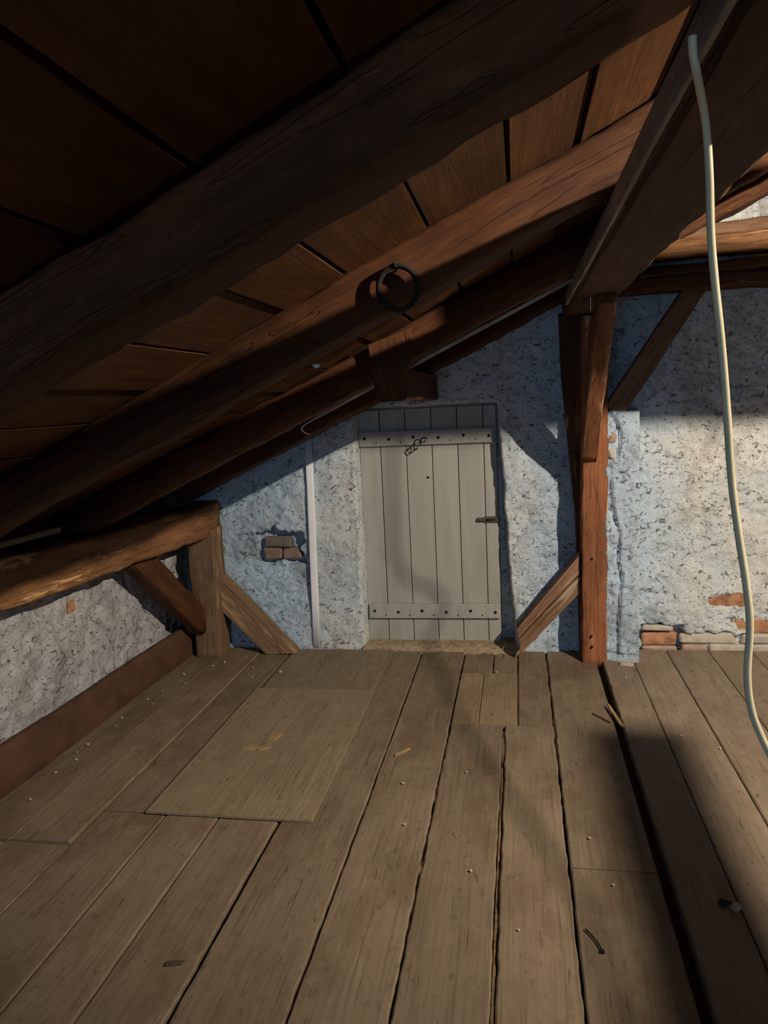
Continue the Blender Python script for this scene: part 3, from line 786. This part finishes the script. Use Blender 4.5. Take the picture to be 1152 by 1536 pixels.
# sheets lying on the floor
def sheet(x0, x1, y0, y1, z, th, label, seed, skew=(0, 0, 0, 0)):
    o = plank(x0, x1, y0, y1, z + th, th, M_PLY, 0, 0, .0012, .0012, seed, 'floor_sheet', None, .001, .12, .0015)
    o.parent = None; tag(o, label, 'board'); return o
sheet(-1.418, -.768, 2.445, 3.68, .004, .009, 'large dusty plywood sheet with wood chips lying on it', 201)
sheet(-1.39, -.772, 3.685, 4.33, .004, .006, 'smaller plywood sheet between the large sheet and the wall', 202)

# splinters, chips and crumbs
def flat_chip(name, c, L, w, th, rz, mat, label, cat='chip', group=None, tilt=0, seed=0):
    rg = random.Random(seed)
    pts = [(-L / 2, -w / 2), (L / 2 * .8, -w / 2 * .7), (L / 2, w * .1), (L / 2 * .6, w / 2), (-L / 2 * .9, w / 2 * .8)]
    pts = [(x + rg.uniform(-.1, .1) * L, y + rg.uniform(-.12, .12) * w) for x, y in pts]
    V = [(x, y, 0) for x, y in pts] + [(x, y, th) for x, y in pts]
    n = 5; Fc = [tuple(range(n))[::-1], tuple(range(n, 2 * n))] + [(i, (i + 1) % n, n + (i + 1) % n, n + i) for i in range(n)]
    o = mesh_obj(name, V, Fc, mat); fix_normals(o)
    o.location = c; o.rotation_euler = (0, tilt, rz); tag(o, label, cat, group); return o
zs = .0135
flat_chip('wood_chip', (-1.195, 2.99, zs), .07, .045, .004, .2, M_CHIP, 'leftmost curled wood chip on the large plywood sheet', group='chips on the sheet', tilt=-.06, seed=1)
flat_chip('wood_chip', (-1.135, 2.985, zs), .06, .020, .004, .5, M_CHIP, 'thin middle wood chip on the large plywood sheet', group='chips on the sheet', seed=2)
flat_chip('wood_chip', (-1.118, 3.10, zs), .075, .035, .004, 1.1, M_CHIP, 'farthest pointed wood chip on the large plywood sheet', group='chips on the sheet', tilt=-.10, seed=3)
flat_chip('wood_splinter', (-.52, 3.02, .003), .10, .014, .006, .9, M_CHIP, 'pale wood splinter on the plank beside the plywood sheet', 'splinter', seed=4)
flat_chip('wood_splinter', (.412, 3.42, .012), .26, .016, .010, 1.72, M_CHIP, 'long splinter caught in the wide floor gap', 'splinter', seed=5, tilt=-.02)
flat_chip('wood_splinter', (.345, 3.43, .003), .14, .008, .005, 2.2, M_RUST, 'dark thin splinter beside the wide floor gap', 'splinter', seed=6)
flat_chip('mortar_flake', (.556, 4.10, .019), .065, .030, .014, -.35, M_CRUMB, 'white mortar flake at the foot of the pier', 'flake', seed=7)
flat_chip('mortar_flake', (.585, 2.10, .019), .030, .022, .012, .6, M_CRUMB, 'pale flake lying in the shadow on the right planks', 'flake', seed=8)
flat_chip('dark_flake', (.553, 2.12, .019), .03, .028, .008, 2.4, M_IRON, 'dark flake beside the pale flake on the right planks', 'flake', seed=9)
nail = tube('bent_nail', [(.155, 1.985, .006), (.17, 1.962, .006), (.185, 1.93, .006), (.192, 1.905, .006)], .0026, M_IRON, None, 6, 3)
tube('nail_head', [(.192, 1.905, .006), (.1935, 1.899, .006)], .006, M_IRON, nail, 8, 1)
tag(nail, 'bent dark nail lying on the bare floor plank in the foreground', 'nail')
flat_chip('dark_flake', (-.962, 1.73, .001), .05, .018, .004, .2, M_RUST, 'small brown flake on the near left floor planks', 'flake', seed=10)

def crumb_mesh(seed):
    rg = random.Random(seed); bm = bmesh.new(); bmesh.ops.create_icosphere(bm, subdivisions=1, radius=1)
    for v in bm.verts: v.co *= rg.uniform(.65, 1.2); v.co.z *= .7
    me = bpy.data.meshes.new('plaster_crumb'); bm.to_mesh(me); bm.free(); me.materials.append(M_CRUMB); return me
cms = [crumb_mesh(k) for k in range(4)]
CR = [(-1.759, 4.08, .010), (-1.927, 3.875, .010), (-1.975, 3.274, .007), (-1.98, 2.976, .008), (-1.97, 2.712, .007), (-1.36, 3.92, .010), (-.479, 2.75, .007),
      (.789, 3.116, .006), (-.147, 3.991, .007), (.66, 3.224, .008), (.206, 2.436, .0065), (-.03, 1.961, .005), (-.18, 2.218, .006), (-.236, 2.862, .005),
      (.255, 2.193, .005), (-1.96, 3.509, .006), (-1.95, 2.832, .006), (-1.94, 2.497, .006), (-1.806, 4.022, .006), (-.43, 2.461, .006), (.52, 3.9, .006),
      (-1.93, 3.62, .005), (-1.90, 3.45, .005), (-1.955, 3.18, .005), (-1.86, 3.75, .005), (-1.99, 2.90, .005), (-1.50, 3.85, .006), (-1.55, 4.0, .006)]
for i, (x, y, r) in enumerate(CR):
    o = bpy.data.objects.new('plaster_crumb', cms[i % 4]); COL.objects.link(o)
    z = .020 if x > .43 else (.012 if -1.418 < x < -.768 and y > 2.44 else .004)
    o.location = (x, y, z + r * .45); o.scale = (r, r * 1.2, r); o.rotation_euler = (0, 0, i * 1.3)
    where = ('beside the left skirting board' if x < -1.7 else 'beside the plywood sheets' if x < -.7 else 'on the right-hand planks past the wide gap' if x > .43 else 'on the middle planks')
    tag(o, 'tiny pale plaster crumb on the floor ' + where, 'crumb', 'plaster crumbs on the floor')

t = mesh_obj('porcelain_knob', *(lambda me: ([v.co * .012 for v in me.vertices], [tuple(p.vertices) for p in me.polygons]))(cms[1]), M_WHITE)
t.location = (-.575, 2.16, 1.612)
tag(t, 'small white lump stuck under the ringed rafter', 'lump')
